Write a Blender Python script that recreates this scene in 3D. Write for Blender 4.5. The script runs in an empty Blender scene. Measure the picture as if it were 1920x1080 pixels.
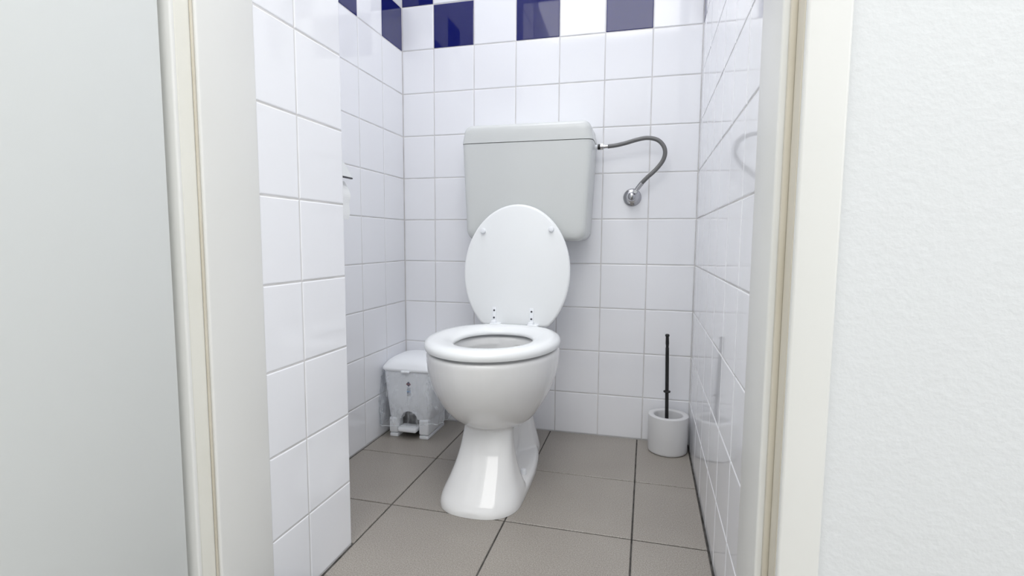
import bpy, bmesh, math, random
from mathutils import Vector, Matrix, noise
random.seed(7)
scene = bpy.context.scene
COL = scene.collection

# ------------------------------------------------------------------ camera
cam_data = bpy.data.cameras.new('camera')
cam = bpy.data.objects.new('camera', cam_data); COL.objects.link(cam)
CR = Vector((0.9677834, 0.2517186, 0.0057460))
CU = Vector((-0.0285554, 0.0870559, 0.9957941))
CW = Vector((-0.2501596, 0.9638771, -0.0914392))
CP = Vector((0.750218, -1.768802, 0.672910))
m = Matrix.Identity(4)
for i in range(3):
    m[i][0] = CR[i]; m[i][1] = CU[i]; m[i][2] = -CW[i]; m[i][3] = CP[i]
cam.matrix_world = m
cam_data.sensor_width = 36.0
cam_data.lens = 36.0 * 972.09 / 1920.0
cam_data.clip_start = 0.02
scene.camera = cam

# ------------------------------------------------------------------ world, lamps, exposure
world = bpy.data.worlds.new('world'); scene.world = world
world.use_nodes = True
world.node_tree.nodes['Background'].inputs[0].default_value = (0.90, 0.95, 1.0, 1)
world.node_tree.nodes['Background'].inputs[1].default_value = 0.3

def area(name, loc, size, size_y, power, color=(1, 1, 1), rot=(0, 0, 0)):
    d = bpy.data.lights.new(name, 'AREA'); d.shape = 'RECTANGLE'
    d.size = size; d.size_y = size_y; d.energy = power; d.color = color
    o = bpy.data.objects.new(name, d); COL.objects.link(o)
    o.location = loc; o.rotation_euler = rot
    return o
area('washroom_ceiling_light', (0.45, -2.25, 2.47), 2.4, 1.6, 43, (1.0, 0.99, 0.97))
area('washroom_side_fill', (2.37, -2.2, 1.35), 1.5, 1.6, 12.5, (0.95, 0.98, 1.0), (math.radians(90), 0, math.radians(90)))  # added fill from an unseen source, brightens door leaf and left lining
area('cubicle_ceiling_light', (0.38, -0.62, 2.47), 0.7, 0.7, 8, (0.95, 0.965, 1.0))
scene.cycles.max_bounces = 14
scene.cycles.diffuse_bounces = 8
scene.cycles.transparent_max_bounces = 12

vs = scene.view_settings
vs.view_transform = 'Standard'; vs.look = 'None'; vs.gamma = 1.0; vs.use_curve_mapping = False
vs.exposure = 0.2

# ------------------------------------------------------------------ materials
def mat(name, color, rough=0.5, metal=0.0, spec=0.5, coat=0.0, bump=None, vary=None):
    mt = bpy.data.materials.new(name); mt.use_nodes = True
    nt = mt.node_tree; b = nt.nodes['Principled BSDF']
    b.inputs['Base Color'].default_value = (*color, 1)
    b.inputs['Roughness'].default_value = rough
    b.inputs['Metallic'].default_value = metal
    b.inputs['Specular IOR Level'].default_value = spec
    b.inputs['Coat Weight'].default_value = coat
    b.inputs['Coat Roughness'].default_value = 0.03
    tc = nt.nodes.new('ShaderNodeTexCoord')
    if vary:      # (scale, second colour, detail)
        n = nt.nodes.new('ShaderNodeTexNoise'); n.inputs['Scale'].default_value = vary[0]
        n.inputs['Detail'].default_value = vary[2]
        nt.links.new(tc.outputs['Object'], n.inputs['Vector'])
        r = nt.nodes.new('ShaderNodeValToRGB')
        r.color_ramp.elements[0].position = 0.38; r.color_ramp.elements[1].position = 0.62
        r.color_ramp.elements[0].color = (*color, 1); r.color_ramp.elements[1].color = (*vary[1], 1)
        nt.links.new(n.outputs['Fac'], r.inputs['Fac'])
        nt.links.new(r.outputs['Color'], b.inputs['Base Color'])
    if bump:      # (scale, strength, distance, detail)
        n = nt.nodes.new('ShaderNodeTexNoise'); n.inputs['Scale'].default_value = bump[0]
        n.inputs['Detail'].default_value = bump[3]
        nt.links.new(tc.outputs['Object'], n.inputs['Vector'])
        bp = nt.nodes.new('ShaderNodeBump'); bp.inputs['Strength'].default_value = bump[1]
        bp.inputs['Distance'].default_value = bump[2]
        nt.links.new(n.outputs['Fac'], bp.inputs['Height'])
        nt.links.new(bp.outputs['Normal'], b.inputs['Normal'])
    return mt

M = {}
M['tile'] = mat('white_glazed_tile', (0.86, 0.867, 0.90), 0.06, bump=(9, 0.03, 0.002, 1))
M['blue'] = mat('blue_glazed_tile', (0.004, 0.007, 0.11), 0.04, bump=(9, 0.03, 0.002, 1))
M['grout'] = mat('wall_grout', (0.60, 0.59, 0.585), 0.9, vary=(14, (0.70, 0.69, 0.69), 3))
M['floor_grout'] = mat('floor_grout', (0.035, 0.033, 0.03), 0.95, vary=(30, (0.09, 0.085, 0.08), 3))
M['plaster'] = mat('white_wall_plaster', (0.685, 0.70, 0.71), 0.75, bump=(140, 0.16, 0.004, 6))
M['ceiling'] = mat('ceiling_paint', (0.85, 0.85, 0.85), 0.9)
M['frame'] = mat('cream_frame_paint', (0.72, 0.72, 0.695), 0.32, bump=(18, 0.06, 0.002, 3), vary=(3, (0.74, 0.74, 0.72), 3))
M['seal'] = mat('yellowed_rubber_seal', (0.60, 0.555, 0.46), 0.6, vary=(6, (0.66, 0.62, 0.53), 3))
M['strip'] = mat('yellowed_frame_paint', (0.76, 0.745, 0.665), 0.4, vary=(4, (0.80, 0.79, 0.725), 3))
M['leaf'] = mat('door_leaf_laminate', (0.71, 0.73, 0.72), 0.35, bump=(4, 0.05, 0.002, 1))
M['ceramic'] = mat('white_sanitary_ceramic', (0.83, 0.83, 0.83), 0.07, coat=0.3)
M['seat'] = mat('white_seat_lacquer', (0.86, 0.878, 0.885), 0.16)
M['cistern'] = mat('grey_white_cistern_plastic', (0.64, 0.658, 0.65), 0.24)
M['white_plastic'] = mat('white_plastic', (0.86, 0.88, 0.91), 0.32)
M['dark'] = mat('black_plastic', (0.008, 0.008, 0.009), 0.42)
M['screw'] = mat('dark_screw_steel', (0.10, 0.10, 0.11), 0.4, metal=0.8)
M['chrome'] = mat('polished_chrome', (0.50, 0.50, 0.52), 0.12, metal=1.0)
M['braid'] = mat('braided_steel', (0.19, 0.19, 0.19), 0.45, metal=0.7, bump=(900, 0.6, 0.0015, 2))
M['brush_cup'] = mat('matt_white_plastic', (0.66, 0.66, 0.67), 0.42)
M['paper'] = mat('toilet_paper', (0.86, 0.87, 0.87), 0.95, bump=(300, 0.2, 0.002, 2))
M['water'] = mat('bowl_water', (0.80, 0.84, 0.88), 0.02)
M['ink_navy'] = mat('navy_ink', (0.035, 0.04, 0.10), 0.5)
M['ink_red'] = mat('dark_red_ink', (0.22, 0.05, 0.06), 0.5)
M['ink_blue'] = mat('blue_ink', (0.12, 0.28, 0.52), 0.5)
M['ink_pale'] = mat('pale_blue_ink', (0.45, 0.52, 0.60), 0.5)
M['ink_grey'] = mat('grey_ink', (0.25, 0.26, 0.28), 0.5)

def floor_mat():
    mt = bpy.data.materials.new('taupe_floor_tile'); mt.use_nodes = True
    nt = mt.node_tree; b = nt.nodes['Principled BSDF']
    geo = nt.nodes.new('ShaderNodeNewGeometry')
    n1 = nt.nodes.new('ShaderNodeTexNoise'); n1.inputs['Scale'].default_value = 420; n1.inputs['Detail'].default_value = 3
    n2 = nt.nodes.new('ShaderNodeTexNoise'); n2.inputs['Scale'].default_value = 5; n2.inputs['Detail'].default_value = 4
    for n in (n1, n2): nt.links.new(geo.outputs['Position'], n.inputs['Vector'])
    r1 = nt.nodes.new('ShaderNodeValToRGB')
    r1.color_ramp.elements[0].position = 0.34; r1.color_ramp.elements[1].position = 0.66
    r1.color_ramp.elements[0].color = (0.24, 0.218, 0.192, 1); r1.color_ramp.elements[1].color = (0.40, 0.372, 0.335, 1)
    nt.links.new(n1.outputs['Fac'], r1.inputs['Fac'])
    mx = nt.nodes.new('ShaderNodeMix'); mx.data_type = 'RGBA'; mx.blend_type = 'MULTIPLY'; mx.inputs[0].default_value = 0.35
    r2 = nt.nodes.new('ShaderNodeValToRGB')
    r2.color_ramp.elements[0].position = 0.35; r2.color_ramp.elements[1].position = 0.65
    r2.color_ramp.elements[0].color = (0.80, 0.78, 0.78, 1); r2.color_ramp.elements[1].color = (1, 1, 1, 1)
    nt.links.new(n2.outputs['Fac'], r2.inputs['Fac'])
    nt.links.new(r1.outputs['Color'], mx.inputs[6]); nt.links.new(r2.outputs['Color'], mx.inputs[7])
    nt.links.new(mx.outputs[2], b.inputs['Base Color'])
    bp = nt.nodes.new('ShaderNodeBump'); bp.inputs['Strength'].default_value = 0.25; bp.inputs['Distance'].default_value = 0.001
    nt.links.new(n1.outputs['Fac'], bp.inputs['Height']); nt.links.new(bp.outputs['Normal'], b.inputs['Normal'])
    b.inputs['Roughness'].default_value = 0.38
    return mt
M['floor'] = floor_mat()

def film_mat():
    mt = bpy.data.materials.new('clear_polythene_film'); mt.use_nodes = True
    nt = mt.node_tree; nt.nodes.clear()
    out = nt.nodes.new('ShaderNodeOutputMaterial')
    tr = nt.nodes.new('ShaderNodeBsdfTransparent'); tr.inputs[0].default_value = (0.99, 0.995, 1, 1)
    df = nt.nodes.new('ShaderNodeBsdfTranslucent'); df.inputs[0].default_value = (0.85, 0.88, 0.92, 1)
    dd = nt.nodes.new('ShaderNodeBsdfDiffuse'); dd.inputs[0].default_value = (0.85, 0.88, 0.92, 1)
    gl = nt.nodes.new('ShaderNodeBsdfGlossy'); gl.inputs[0].default_value = (1, 1, 1, 1); gl.inputs['Roughness'].default_value = 0.12
    tc = nt.nodes.new('ShaderNodeTexCoord')
    n = nt.nodes.new('ShaderNodeTexNoise'); n.inputs['Scale'].default_value = 20; n.inputs['Detail'].default_value = 1.5; n.inputs['Distortion'].default_value = 1.2
    mp = nt.nodes.new('ShaderNodeMapping'); mp.inputs['Rotation'].default_value = (0.5, 0.6, 0.3); mp.inputs['Scale'].default_value = (1.6, 1.6, 0.45)
    nt.links.new(tc.outputs['Object'], mp.inputs['Vector']); nt.links.new(mp.outputs['Vector'], n.inputs['Vector'])
    bp = nt.nodes.new('ShaderNodeBump'); bp.inputs['Strength'].default_value = 0.3; bp.inputs['Distance'].default_value = 0.003
    nt.links.new(n.outputs['Fac'], bp.inputs['Height'])
    for s in (gl, dd, df): nt.links.new(bp.outputs['Normal'], s.inputs['Normal'])
    lw = nt.nodes.new('ShaderNodeLayerWeight'); lw.inputs['Blend'].default_value = 0.5
    pw = nt.nodes.new('ShaderNodeMath'); pw.operation = 'POWER'; pw.inputs[1].default_value = 4.0
    fr = nt.nodes.new('ShaderNodeMath'); fr.operation = 'MULTIPLY_ADD'; fr.inputs[1].default_value = 0.5; fr.inputs[2].default_value = 0.05
    nt.links.new(lw.outputs['Facing'], pw.inputs[0]); nt.links.new(pw.outputs[0], fr.inputs[0])
    nt.links.new(bp.outputs['Normal'], lw.inputs['Normal'])
    m0 = nt.nodes.new('ShaderNodeMixShader'); m0.inputs[0].default_value = 0.8
    nt.links.new(df.outputs[0], m0.inputs[1]); nt.links.new(dd.outputs[0], m0.inputs[2])
    m1 = nt.nodes.new('ShaderNodeMixShader')
    rp = nt.nodes.new('ShaderNodeValToRGB')
    rp.color_ramp.elements[0].position = 0.48; rp.color_ramp.elements[1].position = 0.74
    rp.color_ramp.elements[0].color = (0.05, 0.05, 0.05, 1); rp.color_ramp.elements[1].color = (0.50, 0.50, 0.50, 1)
    nt.links.new(n.outputs['Fac'], rp.inputs['Fac'])
    p2 = nt.nodes.new('ShaderNodeMath'); p2.operation = 'POWER'; p2.inputs[1].default_value = 2.2; nt.links.new(lw.outputs['Facing'], p2.inputs[0])
    ad = nt.nodes.new('ShaderNodeMath'); ad.operation = 'MULTIPLY_ADD'; ad.use_clamp = True; ad.inputs[1].default_value = 0.55
    nt.links.new(p2.outputs[0], ad.inputs[0]); nt.links.new(rp.outputs['Color'], ad.inputs[2]); nt.links.new(ad.outputs[0], m1.inputs[0])
    nt.links.new(tr.outputs[0], m1.inputs[1]); nt.links.new(m0.outputs[0], m1.inputs[2])
    m2 = nt.nodes.new('ShaderNodeMixShader')
    nt.links.new(fr.outputs[0], m2.inputs[0]); nt.links.new(m1.outputs[0], m2.inputs[1]); nt.links.new(gl.outputs[0], m2.inputs[2])
    nt.links.new(m2.outputs[0], out.inputs['Surface'])
    return mt
M['film'] = film_mat()
M['film_edge'] = mat('gathered_film_edge', (0.84, 0.87, 0.90), 0.2)
M['film_edge'].node_tree.nodes['Principled BSDF'].inputs['Alpha'].default_value = 0.55

# ------------------------------------------------------------------ helpers
def link(o, parent=None):
    COL.objects.link(o)
    if parent is not None: o.parent = parent
    return o
def tag(o, label, cat, group=None):
    o['label'] = label; o['category'] = cat
    if group: o['group'] = group
    return o
def struct(o, label, cat):
    o['kind'] = 'structure'; return tag(o, label, cat)
def empty(name, loc=(0, 0, 0)):
    o = bpy.data.objects.new(name, None); o.location = loc; o.empty_display_size = 0.05
    return link(o)
def finish(bm, name, material, parent=None, smooth=True, angle=38, origin=None):
    bmesh.ops.recalc_face_normals(bm, faces=bm.faces[:])
    me = bpy.data.meshes.new(name)
    if origin is not None: bmesh.ops.translate(bm, verts=bm.verts[:], vec=-Vector(origin))
    bm.to_mesh(me); bm.free()
    me.materials.append(material)
    if smooth:
        for p in me.polygons: p.use_smooth = True
        me.set_sharp_from_angle(angle=math.radians(angle))
    o = bpy.data.objects.new(name, me)
    link(o, parent)
    if parent is not None and parent.type == 'EMPTY' and origin is None:
        o.matrix_parent_inverse = Matrix.Translation(-parent.location)
    elif origin is not None: o.location = origin
    return o
def add_box(bm, x0, x1, y0, y1, z0, z1, bev=0.0, seg=2):
    r = bmesh.ops.create_cube(bm, size=1.0)
    vs_ = r['verts']
    for v in vs_:
        v.co = Vector(((x0 + x1) / 2 + v.co.x * (x1 - x0), (y0 + y1) / 2 + v.co.y * (y1 - y0), (z0 + z1) / 2 + v.co.z * (z1 - z0)))
    if bev > 0:
        es = list({e for v in vs_ for e in v.link_edges})
        bmesh.ops.bevel(bm, geom=es, offset=bev, segments=seg, profile=0.5, affect='EDGES')
    return vs_
def box_obj(name, x0, x1, y0, y1, z0, z1, material, parent=None, bev=0.0, seg=2):
    bm = bmesh.new(); add_box(bm, x0, x1, y0, y1, z0, z1, bev, seg)
    return finish(bm, name, material, parent, smooth=bev > 0)
def loft(bm, rings, cap0=True, cap1=True, closed=False):
    R = [[bm.verts.new(p) for p in ring] for ring in rings]
    n = len(R[0])
    pairs = list(zip(R[:-1], R[1:])) + ([(R[-1], R[0])] if closed else [])
    for a, b in pairs:
        for i in range(n):
            bm.faces.new((a[i], a[(i + 1) % n], b[(i + 1) % n], b[i]))
    if cap0: bm.faces.new(R[0])
    if cap1: bm.faces.new(R[-1][::-1])
    return R
def lathe(bm, prof, center, axis='z', n=32, cap0=True, cap1=True):
    """prof: list of (radius, height along axis)"""
    cx, cy, cz = center; rings = []
    for r, h in prof:
        ring = []
        for i in range(n):
            a = 2 * math.pi * i / n; c, s = r * math.cos(a), r * math.sin(a)
            if axis == 'z': ring.append((cx + c, cy + s, cz + h))
            elif axis == 'y': ring.append((cx + c, cy + h, cz + s))
            else: ring.append((cx + h, cy + c, cz + s))
        rings.append(ring)
    loft(bm, rings, cap0, cap1)
def tube(bm, pts, radii, n=14, caps=True):
    pts = [Vector(p) for p in pts]; rings = []
    up = Vector((0.13, 0.9, 0.21)).normalized()
    for i, p in enumerate(pts):
        t = (pts[min(i + 1, len(pts) - 1)] - pts[max(i - 1, 0)]).normalized()
        a = (up - t * up.dot(t)).normalized(); b = t.cross(a); up = a
        r = radii[i] if isinstance(radii, (list, tuple)) else radii
        rings.append([p + (a * math.cos(2 * math.pi * k / n) + b * math.sin(2 * math.pi * k / n)) * r for k in range(n)])
    loft(bm, rings, caps, caps)
def spline(ctrl, per=10):
    P = [Vector(c) for c in ctrl]; P = [2 * P[0] - P[1]] + P + [2 * P[-1] - P[-2]]; out = []
    for i in range(1, len(P) - 2):
        p0, p1, p2, p3 = P[i - 1:i + 3]
        for k in range(per):
            t = k / per
            out.append(0.5 * ((2 * p1) + (p2 - p0) * t + (2 * p0 - 5 * p1 + 4 * p2 - p3) * t * t + (3 * p1 - p0 - 3 * p2 + p3) * t ** 3))
    out.append(P[-2]); return out
def dense(rows, per=5):
    P = [tuple(2 * a - b for a, b in zip(rows[0], rows[1]))] + list(rows) + [tuple(2 * a - b for a, b in zip(rows[-1], rows[-2]))]; out = []
    for i in range(1, len(P) - 2):
        for k in range(per):
            t = k / per
            out.append(tuple(0.5 * (2 * b + (c - a) * t + (2 * a - 5 * b + 4 * c - d) * t * t + (3 * b - a - 3 * c + d) * t ** 3) for a, b, c, d in zip(*P[i - 1:i + 3])))
    out.append(P[-2]); return out
def sring(cx, cy, hx, hy, z, p=2.0, n=64):
    out = []
    for i in range(n):
        a = 2 * math.pi * i / n; c, s = math.cos(a), math.sin(a)
        out.append((cx + hx * math.copysign(abs(c) ** (2 / p), c), cy + hy * math.copysign(abs(s) ** (2 / p), s), z))
    return out
def egg(cx, hw, yf, yc, yb, z, n=64, pf=2.0, pb=2.0):
    """egg outline: front half (towards -y) from yc to yf, back half from yc to yb"""
    out = []
    for i in range(n):
        a = 2 * math.pi * i / n; c, s = math.cos(a), math.sin(a)
        p = pb if s > 0 else pf; l = (yb - yc) if s > 0 else (yc - yf)
        out.append((cx + hw * math.copysign(abs(c) ** (2 / p), c), yc + l * math.copysign(abs(s) ** (2 / p), s), z))
    return out

# ------------------------------------------------------------------ the setting
XL, XR = -0.1212, 0.9005          # side walls of the cubicle
XP, YP = 0.134, -0.797            # near wall beside the door and its corner
YD0, YD1 = -1.043, -1.152         # door lining depth
CEIL = 2.5
T = 0.15
ZROW = [1.3453 - T * k for k in range(8, -6, -1)]     # joints going up: 0.145 .. 2.095
ZEDGES = [0.0] + ZROW
G = 0.0013                         # depth of the wall joints

tile_cache = {}
def tile_mesh(w, h, key):
    k = (round(w, 4), round(h, 4), key)
    if k in tile_cache: return tile_cache[k]
    me = bpy.data.meshes.new('tile')
    t, b = 0.006, 0.0022
    rings = []
    for inset, d in ((0, -t), (0, -0.0014), (b * 0.3, -0.0005), (b, 0)):
        x, y = w / 2 - inset, h / 2 - inset
        rings.append([(-x, d, -y), (x, d, -y), (x, d, y), (-x, d, y)])
    vs_ = [v for r in rings for v in r]; fs = []
    for q in range(3):
        for i in range(4):
            fs.append((q * 4 + i, q * 4 + (i + 1) % 4, q * 4 + 4 + (i + 1) % 4, q * 4 + 4 + i))
    fs.append((12, 13, 14, 15)); fs.append((3, 2, 1, 0))
    # d runs along local +y = outward normal; flip so that the face looks to +y
    me.from_pydata([(-x, y, z) for x, y, z in vs_], [], fs)
    me.materials.append(M[key])
    bm = bmesh.new(); bm.from_mesh(me); bmesh.ops.recalc_face_normals(bm, faces=bm.faces[:]); bm.to_mesh(me); bm.free()
    tile_cache[k] = me
    return me
def tile_wall(parent, cols, place, normal_angle, blue, zedges, gap=0.003):
    """cols: joint positions along the wall; place(u) -> (x, y); normal_angle: rotation that turns +y into the wall's outward normal"""
    for r in range(len(zedges) - 1):
        z0, z1 = zedges[r], zedges[r + 1]
        for c in range(len(cols) - 1):
            u0, u1 = sorted((cols[c], cols[c + 1]))
            w, h = u1 - u0 - gap, z1 - z0 - gap
            key = 'blue' if blue(r, c) else 'tile'
            o = bpy.data.objects.new('tile', tile_mesh(w, h, key))
            x, y = place((u0 + u1) / 2)
            o.location = (x, y, (z0 + z1) / 2)
            o.rotation_euler = (random.gauss(0, 0.0016), 0, normal_angle + random.gauss(0, 0.0016))
            link(o, parent)
R0 = 9   # index of the first row above the plain white field
# back wall
wb = struct(box_obj('wall_back', XL - 0.1, XR + 0.1, G, 0.1, -0.05, CEIL, M['grout']), 'white tiled back wall with a row of blue tiles', 'wall')
tile_wall(wb, [XL, 0, .15, .30, .45, .60, .75, XR], lambda u: (u, 0), math.pi,
          lambda r, c: (r == R0 and c % 2 == 1) or (r == R0 + 1 and c % 2 == 0), ZEDGES)
# recessed left wall
wl = struct(box_obj('wall_left', XL - 0.1, XL - G, YP - 0.05, 0.1, -0.05, CEIL, M['grout']), 'white tiled left wall of the recess behind the corner', 'wall')
tile_wall(wl, [0, -.147, -.298, -.449, -.600, -.751, YP], lambda u: (XL, u), -math.pi / 2,
          lambda r, c: (r == R0 and c % 2 == 0) or (r == R0 + 1 and c % 2 == 1), ZEDGES)
# near left wall beside the door (a projecting corner)
wn = struct(box_obj('wall_left_near', XL - 0.1, XP - G, -1.15, YP - G, -0.05, CEIL, M['grout']), 'white tiled projecting wall next to the left door lining', 'wall')
tile_wall(wn, [YP, -.9405, YD0], lambda u: (XP, u), -math.pi / 2, lambda r, c: r == R0 and c % 2 == 1, ZEDGES)
tile_wall(wn, [XP - 0.001, XP - 0.151, XL], lambda u: (u, YP), 0, lambda r, c: r == R0 and c % 2 == 0, ZEDGES)
# right wall
wr = struct(box_obj('wall_right', XR + G, XR + 0.1, -1.17, 0.1, -0.05, CEIL, M['grout']), 'glossy white tiled right wall reflecting the brush', 'wall')
tile_wall(wr, [0, -.08, -.23, -.38, -.53, -.68, -.83, -.98, YD0], lambda u: (XR, u), math.pi / 2,
          lambda r, c: (r == R0 and c == 0), ZEDGES)

# floor
fl = struct(box_obj('floor', -1.5, 2.5, -3.3, 0.05, -0.06, -0.0025, M['floor_grout']), 'taupe tiled floor with dark joints', 'floor')
fx = [0.137 + 0.299 * k for k in range(-5, 8)]
fy = [-0.033 - 0.2925 * k for k in range(0, 12)]; fy[0] = 0.0
def floor_tile(x0, x1, y0, y1):
    bm = bmesh.new(); add_box(bm, x0, x1, y0, y1, -0.012, 0.0)
    es = [e for e in bm.edges if all(v.co.z > -0.001 for v in e.verts)]
    bmesh.ops.bevel(bm, geom=es, offset=0.0012, segments=1, affect='EDGES')
    finish(bm, 'floor_tile', M['floor'], fl, smooth=False, origin=((x0 + x1) / 2, (y0 + y1) / 2, 0))
for i in range(len(fx) - 1):
    for j in range(len(fy) - 1):
        x0, x1, y1, y0 = fx[i] + 0.0018, fx[i + 1] - 0.0018, fy[j] - 0.0022, fy[j + 1] + 0.0022
        if y0 > -1.16:                       # inside the cubicle: cut to the walls
            lo = XL + 0.004 if y0 > YP - 0.01 else XP + 0.005
            x0, x1 = max(x0, lo), min(x1, XR - 0.004); y1 = min(y1, -0.004)
            if x1 - x0 < 0.01: continue
        if y0 <= -1.16 < y1: y1 = min(y1, -1.2)
        floor_tile(x0, x1, y0, y1)
floor_tile(XL + 0.004, 0.137 - 0.0016, YP + 0.004, fy[2] - 0.0016)      # strip cut off by the projecting corner
# ceiling and the washroom outside the cubicle
struct(box_obj('ceiling', -1.5, 2.5, -3.3, 0.1, CEIL, CEIL + 0.05, M['ceiling']), 'white ceiling', 'ceiling')
struct(box_obj('wall_front_right', 0.915, 2.5, -1.182, -1.10, -0.05, CEIL, M['plaster']), 'white rough plaster wall right of the doorway', 'wall')
struct(box_obj('wall_front_left', -1.5, 0.085, -1.182, -1.17, -0.05, CEIL, M['plaster']), 'white plaster wall behind the open door leaf', 'wall')
struct(box_obj('wall_front_above', 0.085, 0.915, -1.182, -1.045, 2.03, CEIL, M['plaster']), 'white plaster wall above the doorway', 'wall')
struct(box_obj('wall_washroom_left', -1.5, -1.4, -3.3, -1.182, -0.05, CEIL, M['plaster']), 'white plaster wall on the left of the washroom', 'wall')
struct(box_obj('wall_washroom_right', 2.4, 2.5, -3.3, -1.182, -0.05, CEIL, M['plaster']), 'white plaster wall on the right of the washroom', 'wall')
struct(box_obj('wall_washroom_back', -1.4, 2.4, -3.4, -3.3, -0.05, CEIL, M['plaster']), 'white plaster wall behind the camera', 'wall')

# door lining, profile in plan: list of (x, y), swept upwards
def profile_post(name, prof, z0, z1, material, parent=None, bev=0.003):
    bm = bmesh.new()
    bot = [bm.verts.new((x, y, z0)) for x, y in prof]; top = [bm.verts.new((x, y, z1)) for x, y in prof]
    n = len(prof); vert_edges = []
    for i in range(n):
        bm.faces.new((bot[i], bot[(i + 1) % n], top[(i + 1) % n], top[i]))
    bm.faces.new(bot[::-1]); bm.faces.new(top)
    bm.edges.ensure_lookup_table()
    es = [e for e in bm.edges if abs(e.verts[0].co.z - e.verts[1].co.z) > 0.1]
    bmesh.ops.bevel(bm, geom=es, offset=bev, segments=3, profile=0.5, affect='EDGES')
    return finish(bm, name, material, parent, angle=50)
XLL, XRL = 0.1365, 0.880
left = [(XLL, YD0), (XLL, -1.155), (0.1285, -1.155), (0.1285, -1.1885), (0.078, -1.1885), (0.078, -1.180), (0.092, -1.180), (0.092, YD0)]
right = [(XRL, YD0), (XRL, -1.152), (0.894, -1.152), (0.894, -1.191), (0.934, -1.191), (0.934, -1.178), (0.905, -1.178), (0.905, YD0)]
t1 = struct(profile_post('trim_1', left, -0.002, 2.03, M['frame']), 'cream painted left door lining with a rebate', 'door frame')
t2 = struct(profile_post('trim_2', right, -0.002, 2.03, M['frame']), 'cream painted right door lining next to the plaster wall', 'door frame')
box_obj('rebate_strip', 0.1284, 0.1294, -1.183, -1.160, 0, 2.0, M['strip'], t1, bev=0.0004, seg=1)
box_obj('rebate_strip', 0.8928, 0.8944, -1.184, -1.159, 0, 2.0, M['seal'], t2, bev=0.0005, seg=1)
box_obj('rubber_seal', 0.1286, 0.1325, -1.1590, -1.1553, 0, 2.0, M['seal'], t1, bev=0.0015)
box_obj('rubber_seal', 0.8865, 0.8934, -1.1585, -1.1524, 0, 2.0, M['seal'], t2, bev=0.0015)
bm = bmesh.new()
add_box(bm, XLL, XRL, -1.152, YD0, 1.985, 2.03); add_box(bm, 0.1205, 0.894, -1.191, -1.152, 2.0, 2.03); add_box(bm, 0.078, 0.934, -1.196, -1.182, 2.0, 2.045)
struct(finish(bm, 'trim_3', M['frame'], smooth=False), 'cream painted head of the door frame', 'door frame')
# door leaf, hinged on the left and standing open towards the washroom
leaf = empty('door_1', (0.1205, -1.198, 0.008))
struct(leaf, 'flat grey-white door leaf standing open on the left', 'door')
bm = bmesh.new(); add_box(bm, -0.040, 0.0, -0.78, 0.0, 0.0, 1.985, 0.003, 2)
lo = finish(bm, 'door_panel', M['leaf'], leaf, origin=(0, 0, 0))
leaf.rotation_euler = (0, 0, math.radians(-2.0))

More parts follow.
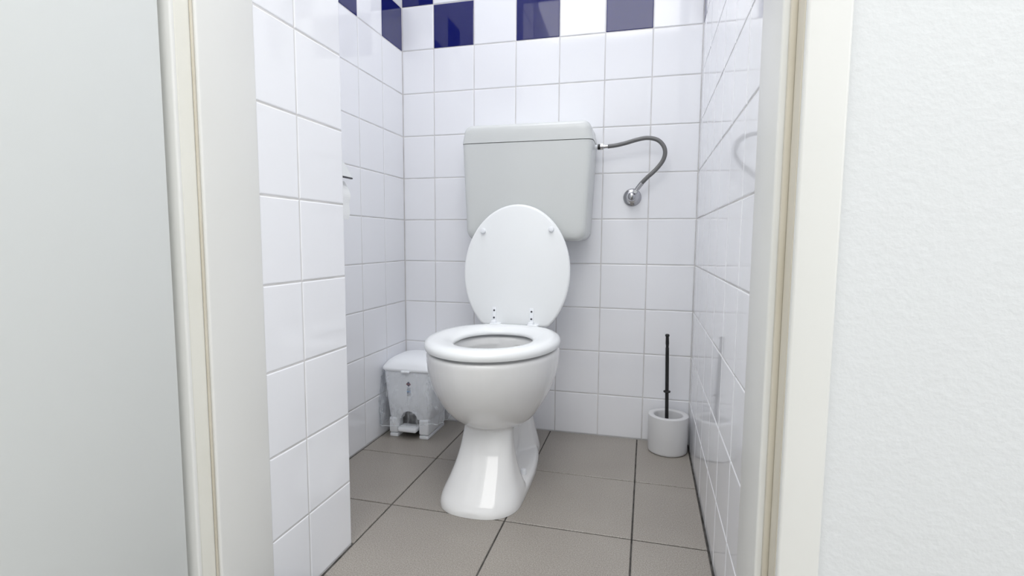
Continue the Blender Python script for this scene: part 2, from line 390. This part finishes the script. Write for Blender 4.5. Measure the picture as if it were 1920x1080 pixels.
# ------------------------------------------------------------------ toilet
TX = 0.352
def build_toilet():
    t = empty('toilet', (TX, -0.40, 0))
    tag(t, 'white ceramic floor-standing toilet with its seat down and lid raised', 'toilet')
    # --- ceramic body: several closed solids fused into one surface
    bm = bmesh.new()
    out = [(.165, .055, -.485, -.15), (.178, .078, -.512, -.13), (.196, .108, -.545, -.13), (.227, .130, -.588, -.14),
           (.262, .150, -.617, -.15), (.300, .165, -.636, -.17), (.335, .1735, -.646, -.19), (.366, .1765, -.650, -.20), (.378, .1760, -.650, -.20), (.384, .1720, -.646, -.204)]
    inn = [(.384, .128, -.590, -.275), (.380, .120, -.582, -.283), (.362, .118, -.580, -.285), (.352, .128, -.592, -.272),
           (.335, .134, -.598, -.266), (.300, .128, -.590, -.272), (.260, .105, -.555, -.295), (.225, .072, -.50, -.32), (.205, .05, -.46, -.34)]
    rings = [egg(TX, hw, yf, -.42, yb, z) for z, hw, yf, yb in dense(out)] + [egg(TX, hw, yf, -.43, yb, z) for z, hw, yf, yb in inn]
    loft(bm, rings)
    # front column
    loft(bm, [egg(TX, hw, yf, yc, yb, z, pf=2.5, pb=6) for z, hw, yf, yc, yb in dense([(0.0, .106, -.632, -.525, -.440), (.012, .1055, -.630, -.525, -.440), (.03, .101, -.618, -.52, -.448), (.06, .089, -.590, -.51, -.455), (.095, .078, -.560, -.50, -.456),
               (.13, .0705, -.535, -.49, -.455), (.165, .066, -.518, -.48, -.45), (.20, .064, -.51, -.46, -.42)])])
    # web, foot plate and rear column
    add_box(bm, TX - .030, TX + .030, -.46, -.15, 0.0, .24)
    loft(bm, [egg(TX, hw, yf, -.48, yb, z, pf=2.4, pb=2.6) for z, hw, yf, yb in
              [(0, .106, -.632, -.115), (.014, .106, -.631, -.115), (.024, .099, -.618, -.125), (.027, .085, -.59, -.14)]])
    loft(bm, [egg(TX, hw, yf, -.19, yb, z, pf=2.2, pb=3) for z, hw, yf, yb in
              dense([(0, .080, -.28, -.10), (.03, .072, -.27, -.10), (.07, .060, -.26, -.10), (.13, .052, -.25, -.10), (.25, .060, -.26, -.09), (.33, .09, -.28, -.09), (.375, .108, -.29, -.09), (.384, .104, -.28, -.095)])])
    for v in bm.verts:
        if v.co.z < 1e-5: v.co.z = -.022
    me = bpy.data.meshes.new('bowl'); bmesh.ops.recalc_face_normals(bm, faces=bm.faces[:]); bm.to_mesh(me); bm.free()
    o = bpy.data.objects.new('bowl', me); link(o)
    r = o.modifiers.new('r', 'REMESH'); r.mode = 'VOXEL'; r.voxel_size = 0.0033
    s = o.modifiers.new('s', 'SMOOTH'); s.factor = 0.5; s.iterations = 5
    dg = bpy.context.evaluated_depsgraph_get()
    me2 = bpy.data.meshes.new_from_object(o.evaluated_get(dg)); me2.name = 'bowl'
    o.modifiers.clear(); o.data = me2
    me2.materials.clear(); me2.materials.append(M['ceramic'])
    bm = bmesh.new(); bm.from_mesh(me2)
    bmesh.ops.bisect_plane(bm, geom=bm.verts[:] + bm.edges[:] + bm.faces[:], plane_co=(0, 0, .0005), plane_no=(0, 0, -1), clear_outer=True)
    bm.to_mesh(me2); bm.free()
    for p in me2.polygons: p.use_smooth = True
    o.parent = t; o.matrix_parent_inverse = Matrix.Translation(-t.location)
    # water
    bm = bmesh.new(); loft(bm, [egg(TX, .056, -.47, -.42, -.33, z) for z in (.208, .216)])
    finish(bm, 'water', M['water'], t)
    # --- seat ring
    def seat_ring(s, z):   # s: 0 = outer edge .. 1 = inner edge
        ho, fo, bo = .1785, -.656, -.222
        hi, fi, bi = .103, -.566, -.296
        return egg(TX, ho + (hi - ho) * s, fo + (fi - fo) * s, -.432, bo + (bi - bo) * s, z, n=72, pb=2.3)
    prof = [(0.02, .392), (0.0, .397), (0.0, .403), (0.04, .4095), (0.14, .4145), (0.32, .4160), (0.60, .4140), (0.82, .4095), (0.95, .4030), (1.0, .398), (0.985, .393), (0.9, .391), (0.1, .391)]
    bm = bmesh.new(); loft(bm, [seat_ring(s, z) for s, z in prof], False, False, closed=True)
    seat = finish(bm, 'seat', M['seat'], t, angle=60)
    seat['label'] = 'white oval seat ring'
    for sx, sy in ((-.135, -.50), (.135, -.50), (-.13, -.33), (.13, -.33)):    # buffers under the seat
        bm = bmesh.new(); add_box(bm, TX + sx - .012, TX + sx + .012, sy - .008, sy + .008, .3835, .3925, .002, 1)
        finish(bm, 'seat_buffer', M['white_plastic'], seat)
    # --- lid, standing up and leaning back on the cistern
    n = 80; cz, a, b, cut = .169, .1715, .2145, -.168
    pts = []
    for i in range(n):
        an = 2 * math.pi * i / n
        pts.append((a * math.cos(an), max(b * math.sin(an), cut)))
    def L(x, d, h):   # local lid coordinates: x across, d towards the viewer, h up the lid
        ang = math.radians(5.2); y0, z0 = -.196, .404
        return (TX + x, y0 - d * math.cos(ang) + h * math.sin(ang), z0 + h * math.cos(ang) + d * math.sin(ang))
    bm = bmesh.new(); rings = []
    for sc, d in ((0.955, -.009), (0.985, -.008), (1.0, -.004), (1.0, .005), (0.988, .009), (0.96, .0102)):
        rings.append([L(x * sc, d, cz + y * sc) for x, y in pts])
    loft(bm, rings)
    lid = finish(bm, 'lid', M['seat'], t, angle=50)
    lid['label'] = 'white oval lid standing open'
    for x, h in ((-.1095, .2985), (.1105, .3035)):
        bm = bmesh.new(); lathe(bm, [(.0068, 0), (.0085, .002), (.0085, .006), (.0070, .009), (.003, .010)], (0, 0, 0), 'z', 20)
        for v in bm.verts: v.co = L(x + v.co.x, .0100 + v.co.z, h + v.co.y)
        finish(bm, 'bumper', M['white_plastic'], lid)
    # --- hinges
    for x in (-.0655, .0555):
        bm = bmesh.new(); add_box(bm, -.0065, .0065, .0098, .0135, .012, .058, .0015, 2)
        for v in bm.verts: v.co = L(x + v.co.x, v.co.y, v.co.z)
        add_box(bm, TX + x - .0075, TX + x + .0085, -.222, -.203, .404, .4215, .003, 2)
        add_box(bm, TX + x - .011, TX + x + .024, -.226, -.200, .398, .4135, .003, 2)
        hg = finish(bm, 'hinge', M['white_plastic'], t)
        for h in (.024, .047):
            bm = bmesh.new(); lathe(bm, [(.0031, 0), (.0031, .0008), (.0015, .0012)], (0, 0, 0), 'z', 12)
            for v in bm.verts: v.co = L(x + v.co.x, .0134 + v.co.z, h + v.co.y)
            finish(bm, 'screw', M['screw'], hg)
    # --- floor bolts with white caps
    for s in (-1, 1):
        bm = bmesh.new(); lathe(bm, [(.0085, -.006), (.0085, .004), (.0075, .007), (.004, .0085)], (TX + s * .083, -.415, .033), 'z', 18)
        finish(bm, 'bolt_cap', M['white_plastic'], t)
build_toilet()

# ------------------------------------------------------------------ cistern
def build_cistern():
    t = empty('cistern', (.366, 0, .672))
    tag(t, 'grey-white plastic cistern hung on the tiled back wall', 'cistern')
    def shell(z0, z1, hb, ht, d0, d1, r_bot, r_top, name, edge):
        bm = bmesh.new()
        cx = .3665; n = 8; out = []
        def corner(px, pz, a0, r):
            return [(px + r * math.cos(a0 + k / n * math.pi / 2), pz + r * math.sin(a0 + k / n * math.pi / 2)) for k in range(n + 1)]
        out += corner(cx + hb - r_bot, z0 + r_bot, -math.pi / 2, r_bot) if r_bot else [(cx + hb, z0)]
        out += corner(cx + ht - r_top, z1 - r_top, 0, r_top) if r_top else [(cx + ht, z1)]
        out += corner(cx - ht + r_top, z1 - r_top, math.pi / 2, r_top) if r_top else [(cx - ht, z1)]
        out += corner(cx - hb + r_bot, z0 + r_bot, math.pi, r_bot) if r_bot else [(cx - hb, z0)]
        cz = (z0 + z1) / 2
        def ring(y, ins):
            res = []
            for x, z in out:
                kx = (abs(x - cx) - ins) / max(abs(x - cx), 1e-6)
                zz = z
                if r_bot and z < cz: zz = z + ins * min(1, (cz - z) / (cz - z0))
                if r_top and z > cz: zz = z - ins * min(1, (z - cz) / (z1 - cz))
                res.append((cx + (x - cx) * kx, y, zz))
            return res
        e = edge
        loft(bm, [ring(-.001, 0), ring(-d0 + e, 0.0), ring(-d0 + e * .55, e * .10), ring(-d0 + e * .22, e * .34), ring(-d0 + e * .05, e * .68), ring(-d0, e * 1.1), ring(-d1, e * 1.5)])
        return finish(bm, name, M['cistern'], t, angle=40)
    shell(.672, .9835, .199, .2125, .1385, .1395, .034, 0, 'tank', .020)
    shell(.9855, 1.0445, .2135, .2075, .1395, .1405, 0, .028, 'tank_lid', .020)
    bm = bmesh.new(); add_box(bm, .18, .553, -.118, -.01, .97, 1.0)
    finish(bm, 'seam_shade_block', M['dark'], t, smooth=False)  # black block inside the tank, paints the shade in the lid seam
    bm = bmesh.new(); tube(bm, spline([(TX, -.07, .671), (TX, -.07, .60), (TX, -.068, .50), (TX, -.062, .40), (TX, -.062, .36), (TX, -.068, .338), (TX, -.084, .331)], 8), .019, 18)
    fp = empty('flush_pipe', (TX, -.07, .35)); tag(fp, 'white flush pipe behind the raised toilet lid', 'pipe')
    finish(bm, 'pipe', M['white_plastic'], fp)
    bm = bmesh.new(); lathe(bm, [(.026, 0), (.028, .004), (.028, .03), (.024, .034)], (TX, -.07, .645), 'z', 24)
    finish(bm, 'pipe_nut', M['white_plastic'], fp)
build_cistern()

# ------------------------------------------------------------------ stop valve and hose
def build_valve():
    t = empty('stop_valve', (.698, 0, .815))
    tag(t, 'round chrome stop valve on the wall tiles below the hose', 'valve')
    bm = bmesh.new(); lathe(bm, [(.0295, -.0005), (.0295, -.003), (.027, -.007), (.021, -.011), (.015, -.013)], (.698, 0, .8155), 'y', 36)
    finish(bm, 'rosette', M['chrome'], t, angle=50)
    bm = bmesh.new(); lathe(bm, [(.0145, -.010), (.0145, -.026), (.0155, -.030), (.015, -.040), (.012, -.047), (.007, -.051), (.002, -.052)], (.698, 0, .8155), 'y', 28)
    finish(bm, 'valve_body', M['chrome'], t, angle=50)
    bm = bmesh.new(); tube(bm, [(.701, -.034, .820), (.7085, -.036, .8315), (.714, -.037, .840)], [.0075, .0075, .0065], 16)
    finish(bm, 'outlet', M['chrome'], t, angle=50)
    bm = bmesh.new(); lathe(bm, [(.0058, -.040), (.0065, -.043), (.0065, -.050), (.005, -.053)], (.7085, 0, .8295), 'y', 12)
    finish(bm, 'valve_screw', M['chrome'], t, angle=40)
    bm = bmesh.new(); add_box(bm, .6992, .7008, -.0535, -.0515, .808, .818)
    finish(bm, 'screw_slot', M['dark'], t, smooth=False)
    h = empty('supply_hose', (.714, -.037, .84))
    tag(h, 'grey braided steel hose curving from the cistern to the valve', 'hose')
    ctrl = [(.7155, -.0375, .8425), (.7275, -.040, .8575), (.7440, -.043, .8745), (.7700, -.046, .8985), (.7900, -.048, .9250), (.7960, -.050, .9500), (.7890, -.050, .9720), (.7700, -.050, .9895),
            (.7400, -.050, .9960), (.7080, -.050, .9915), (.6750, -.050, .9830), (.6450, -.050, .9770), (.6190, -.050, .9745)]
    bm = bmesh.new(); tube(bm, spline(ctrl, 8), .0066, 16)
    finish(bm, 'braided_sleeve', M['braid'], h)
    bm = bmesh.new(); tube(bm, [(.7135, -.0372, .8395), (.7275, -.040, .8575)], .0074, 16)
    finish(bm, 'ferrule', M['chrome'], h, angle=40)
    bm = bmesh.new(); tube(bm, [(.607, -.050, .9740), (.6225, -.050, .9748)], .0056, 16)
    finish(bm, 'ferrule', M['chrome'], h, angle=40)
    bm = bmesh.new(); lathe(bm, [(.0088, 0), (.0100, .0015), (.0100, .0095), (.0085, .0110), (.0062, .0115), (.0062, .014)], (.5945, -.050, .9738), 'x', 6)
    finish(bm, 'hex_nut', M['chrome'], h, angle=20)
    bm = bmesh.new(); lathe(bm, [(.0088, 0), (.0088, .0085)], (.5870, -.050, .9738), 'x', 20)
    finish(bm, 'gasket', M['dark'], h, angle=40)
    bm = bmesh.new(); lathe(bm, [(.0072, 0), (.0072, .012)], (.5765, -.050, .9738), 'x', 16)
    finish(bm, 'threaded_stub', M['white_plastic'], h, angle=40)
build_valve()

# ------------------------------------------------------------------ toilet brush and its holder
bx, by = .8312, -.0725
bm = bmesh.new()
lathe(bm, [(.058, .001), (.0605, .003), (.0613, .008), (.0628, .116), (.0622, .1195), (.060, .1208), (.0475, .1208), (.0450, .1190), (.0440, .115), (.0420, .012), (.02, .008)], (bx, by, 0), 'z', 48)
tag(finish(bm, 'brush_holder', M['brush_cup'], angle=45, origin=(bx, by, 0)), 'grey-white round brush holder in the corner on the floor', 'holder')
br = empty('toilet_brush', (bx - .004, by, .02)); tag(br, 'toilet brush with a thin black stick standing in its holder', 'brush')
def along(h): return (bx - .002 - .009 * h / .37, by, h)
bm = bmesh.new(); tube(bm, [along(h) for h in (.055, .12, .2, .3, .335, .338, .342, .345)], [.0056, .0056, .0056, .0056, .0054, .0046, .0046, .0053], 16)
finish(bm, 'stick', M['dark'], br)
bm = bmesh.new(); tube(bm, [along(h) for h in (.345, .348, .368, .371, .374, .378, .380)], [.0045, .0055, .0050, .0048, .0068, .0066, .0045], 16)
finish(bm, 'grip', M['dark'], br, angle=50)
bm = bmesh.new(); lathe(bm, [(.0055, -.003), (.0105, -.0022), (.0115, 0), (.0105, .0022), (.0055, .003)], along(.194), 'z', 20)
finish(bm, 'collar', M['dark'], br)
bm = bmesh.new(); lathe(bm, [(.006, .012), (.028, .016), (.034, .03), (.033, .05), (.024, .062), (.006, .066)], (bx, by, 0), 'z', 24)
for v in bm.verts: v.co += Vector((random.uniform(-1, 1), random.uniform(-1, 1), random.uniform(-1, 1))) * .0015
finish(bm, 'bristles', M['white_plastic'], br)

# ------------------------------------------------------------------ pedal bin
BX, BY = -.0175, -.117
def build_bin():
    t = empty('pedal_bin', (BX, BY, 0))
    tag(t, 'small white plastic pedal bin in the corner beside the toilet', 'bin')
    zs = [(.066, .076, .079), (.070, .078, .081), (.12, .0835, .0855), (.18, .0885, .090), (.224, .092, .093), (.232, .092, .093)]
    bm = bmesh.new(); loft(bm, [sring(BX, BY, hx, hy, z, 7, 72) for z, hx, hy in zs])
    body = finish(bm, 'body', M['white_plastic'], t, angle=50)
    # arch over the pedal
    bm = bmesh.new(); lathe(bm, [(.030, 0), (.030, .05)], (BX + .002, BY - .085, .064), 'y', 32)
    me = bpy.data.meshes.new('cutter'); bm.normal_update(); bmesh.ops.recalc_face_normals(bm, faces=bm.faces[:]); bm.to_mesh(me); bm.free()
    cut = bpy.data.objects.new('cutter', me); link(cut)
    bo = body.modifiers.new('b', 'BOOLEAN'); bo.operation = 'DIFFERENCE'; bo.object = cut; bo.solver = 'EXACT'
    bpy.context.view_layer.update()
    dg = bpy.context.evaluated_depsgraph_get()
    me2 = bpy.data.meshes.new_from_object(body.evaluated_get(dg)); body.modifiers.clear(); body.data = me2
    me2.set_sharp_from_angle(angle=math.radians(40))
    bpy.data.objects.remove(cut); bpy.data.meshes.remove(me)
    # stand: two front feet, back block
    bm = bmesh.new()
    add_box(bm, BX - .0725, BX - .039, BY - .083, BY + .07, .014, .068, .006, 3)
    add_box(bm, BX + .037, BX + .0725, BY - .083, BY + .07, .014, .068, .006, 3)
    add_box(bm, BX - .07, BX + .07, BY + .02, BY + .072, .014, .068, .006, 3)
    finish(bm, 'stand', M['white_plastic'], t)
    for x0, x1 in ((BX - .071, BX - .040), (BX + .038, BX + .071)):
        bm = bmesh.new(); add_box(bm, x0, x1, BY - .0815, BY + .066, 0, .0125, .003, 2)
        finish(bm, 'foot', M['white_plastic'], t)
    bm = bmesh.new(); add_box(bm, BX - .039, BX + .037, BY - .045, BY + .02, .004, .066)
    finish(bm, 'recess_shade_block', M['dark'], t, smooth=False)  # black block paints the shade of the hollow behind the pedal
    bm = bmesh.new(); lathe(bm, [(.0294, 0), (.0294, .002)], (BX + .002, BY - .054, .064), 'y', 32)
    finish(bm, 'arch_shade_disc', M['dark'], t, smooth=False)  # black disc stands in for the shadow inside the arch
    bm = bmesh.new(); add_box(bm, BX - .034, BX + .033, BY - .098, BY - .05, .024, .041, .006, 3)
    finish(bm, 'pedal', M['white_plastic'], t)
    # lid
    bm = bmesh.new()
    loft(bm, [sring(BX, BY, hx, hy, z, p, 72) for z, hx, hy, p in
              [(.2335, .0925, .094, 7), (.2335, .096, .0975, 7), (.236, .0975, .099, 7), (.242, .0975, .099, 7), (.2445, .096, .0975, 7), (.252, .092, .094, 6), (.262, .084, .087, 5), (.270, .072, .076, 4.5), (.2755, .052, .056, 4), (.278, .022, .024, 3)]])
    lid = finish(bm, 'lid', M['white_plastic'], t, angle=50)
    bm = bmesh.new(); add_box(bm, BX - .016, BX + .014, BY - .104, BY - .094, .230, .2365, .002, 2)
    finish(bm, 'lid_tab', M['white_plastic'], lid)
    # printed emblem and label on the front
    def front_y(z): return BY - (.0855 + (.0905 - .0855) * (z - .12) / .06) - .0004
    ex = BX + .006
    def patch(name, shape, key):
        bm = bmesh.new()
        f = [bm.verts.new((ex + x, front_y(z), z)) for x, z in shape]
        g = [bm.verts.new((ex + x, front_y(z) + .0006, z)) for x, z in shape]
        n = len(f); bm.faces.new(f); bm.faces.new(g[::-1])
        for i in range(n): bm.faces.new((f[i], g[i], g[(i + 1) % n], f[(i + 1) % n]))
        return finish(bm, name, M[key], body if False else t, smooth=False)
    c = .1905; s = .0046
    for dx, dz, key in ((0, s, 'ink_navy'), (0, -s, 'ink_navy'), (-s, 0, 'ink_red'), (s, 0, 'ink_red')):
        patch('printed_emblem', [(dx - s * .95, c + dz), (dx, c + dz - s * .95), (dx + s * .95, c + dz), (dx, c + dz + s * .95)], key)
    for z0, z1, w, key in ((.1735, .1790, .0055, 'ink_pale'), (.1690, .1722, .0068, 'ink_grey'), (.1620, .1672, .0068, 'ink_blue'), (.1575, .1615, .0068, 'ink_navy'), (.1490, .1555, .0062, 'ink_grey')):
        patch('printed_label', [(-w, z0), (w, z0), (w, z1), (-w, z1)], key)
    # thin clear liner turned down over the outside
    bm = bmesh.new(); n = 150; rows = 34; rings = []
    for k in range(rows):
        v = k / (rows - 1); ring = []
        for i in range(n):
            a = 2 * math.pi * i / n; c_, s_ = math.cos(a), math.sin(a)
            hem = .056 + .016 * noise.noise(Vector((c_ * 1.3, s_ * 1.3, 3.1))) - (.012 if s_ < 0 else 0) + .03 * max(0, c_)
            z = .2315 + (hem - .2315) * v
            bulge = .0075 + .034 * math.sin(min(1, v * 1.08) * math.pi * .62) ** 1.6 * (0.55 + .45 * abs(c_))
            bulge += .012 * max(0, c_) * v
            fold = .0055 * noise.noise(Vector((c_ * 5 + v * 1.5, s_ * 5, v * 3.5))) + .0032 * math.sin(a * 23 + 6 * noise.noise(Vector((c_ * 2, s_ * 2, v * 4)))) * v
            fold += .0055 * abs(noise.noise(Vector((c_ * 9 + 4, s_ * 9, v * 9 - a * .6))))
            hx = .0925 - .012 * v + bulge + fold; hy = .0935 - .010 * v + (bulge * .62 + fold)
            e = 2 / 5.0
            x = BX + hx * math.copysign(abs(c_) ** e, c_); y = BY + hy * math.copysign(abs(s_) ** e, s_)
            x = max(x, XL + .002 + .0012 * (1 + noise.noise(Vector((v * 6, s_ * 6, 0))))); y = min(y, -.003)
            ring.append((x, y, z))
        rings.append(ring)
    loft(bm, rings, False, False)
    lin = finish(bm, 'bin_liner', M['film'], None, angle=180, origin=(BX, BY, .06))
    hem_pts = [Vector(p) for p in rings[-1]]
    bm = bmesh.new(); hr = []
    for i, p in enumerate(hem_pts):
        t_ = (hem_pts[(i + 1) % n] - hem_pts[i - 1]).normalized(); a_ = Vector((0, 0, 1)); b_ = t_.cross(a_).normalized(); a_ = b_.cross(t_)
        hr.append([p + (a_ * math.cos(k * math.pi / 3) + b_ * math.sin(k * math.pi / 3)) * .0011 for k in range(6)])
    loft(bm, hr, False, False, closed=True)
    he = finish(bm, 'hem', M['film_edge'], lin, angle=180)
    he.matrix_parent_inverse = Matrix.Translation(-Vector((BX, BY, .06)))
    tag(lin, 'wrinkled clear plastic liner hanging down around the pedal bin', 'bin liner')
build_bin()

# ------------------------------------------------------------------ paper holder behind the near corner
def build_paper():
    y0, y1 = -.680, -.550
    t = empty('paper_holder', (XL, -.63, .86)); tag(t, 'paper holder with a sloping cover peeping out behind the tiled corner', 'paper holder')
    bm = bmesh.new(); add_box(bm, XL, XL + .006, y0, y1, .80, .905, .002, 2); finish(bm, 'wall_plate', M['chrome'], t)
    bm = bmesh.new()
    prof = [(XL + .006, .905), (XL + .050, .903), (-.034, .892), (-.014, .863), (.004, .832)]
    o_ = [(x, z) for x, z in prof]; i_ = [(x - .002, z - .003) for x, z in prof[::-1]]
    loft(bm, [[(x, y, z) for x, z in o_ + i_] for y in (y0, y1)])
    finish(bm, 'cover', M['cistern'], t, angle=30)
    bm = bmesh.new(); add_box(bm, -.002, .0055, y0, y1, .8285, .8325, .001, 1); finish(bm, 'cover_lip', M['screw'], t)
    bm = bmesh.new(); tube(bm, [(XL + .055, y0 + .006, .823), (XL + .055, y1 - .006, .823)], .006, 12); finish(bm, 'spindle', M['chrome'], t)
    r = empty('toilet_roll', (XL + .055, -.63, .823)); tag(r, 'white toilet roll hanging under the sloping cover', 'toilet paper')
    bm = bmesh.new()
    lathe(bm, [(.020, 0), (.048, 0), (.0495, .0015), (.0495, .0965), (.048, .098), (.020, .098), (.020, 0)], (XL + .055, y0 + .013, .823), 'y', 40, False, False)
    finish(bm, 'roll', M['paper'], r, angle=40)
    bm = bmesh.new(); n = 14; F = []
    for k in range(n):
        v = k / (n - 1); z = .823 - .098 * v
        x = XL + .1045 + .0165 * math.sin(min(1, v * 2.2) * 1.57) - .004 * v + .0014 * math.sin(v * 9)
        yb = y1 - .006 - .002 * math.sin(v * 14)
        F.append([(x, y0 + .014, z), (x + .0008, y0 + .014, z), (x + .0008 + .002 * math.sin(v * 5), yb, z - .004 * math.sin(v * 3)), (x + .002 * math.sin(v * 5), yb, z - .004 * math.sin(v * 3))])
    loft(bm, F); finish(bm, 'hanging_sheet', M['paper'], r, angle=30)
build_paper()
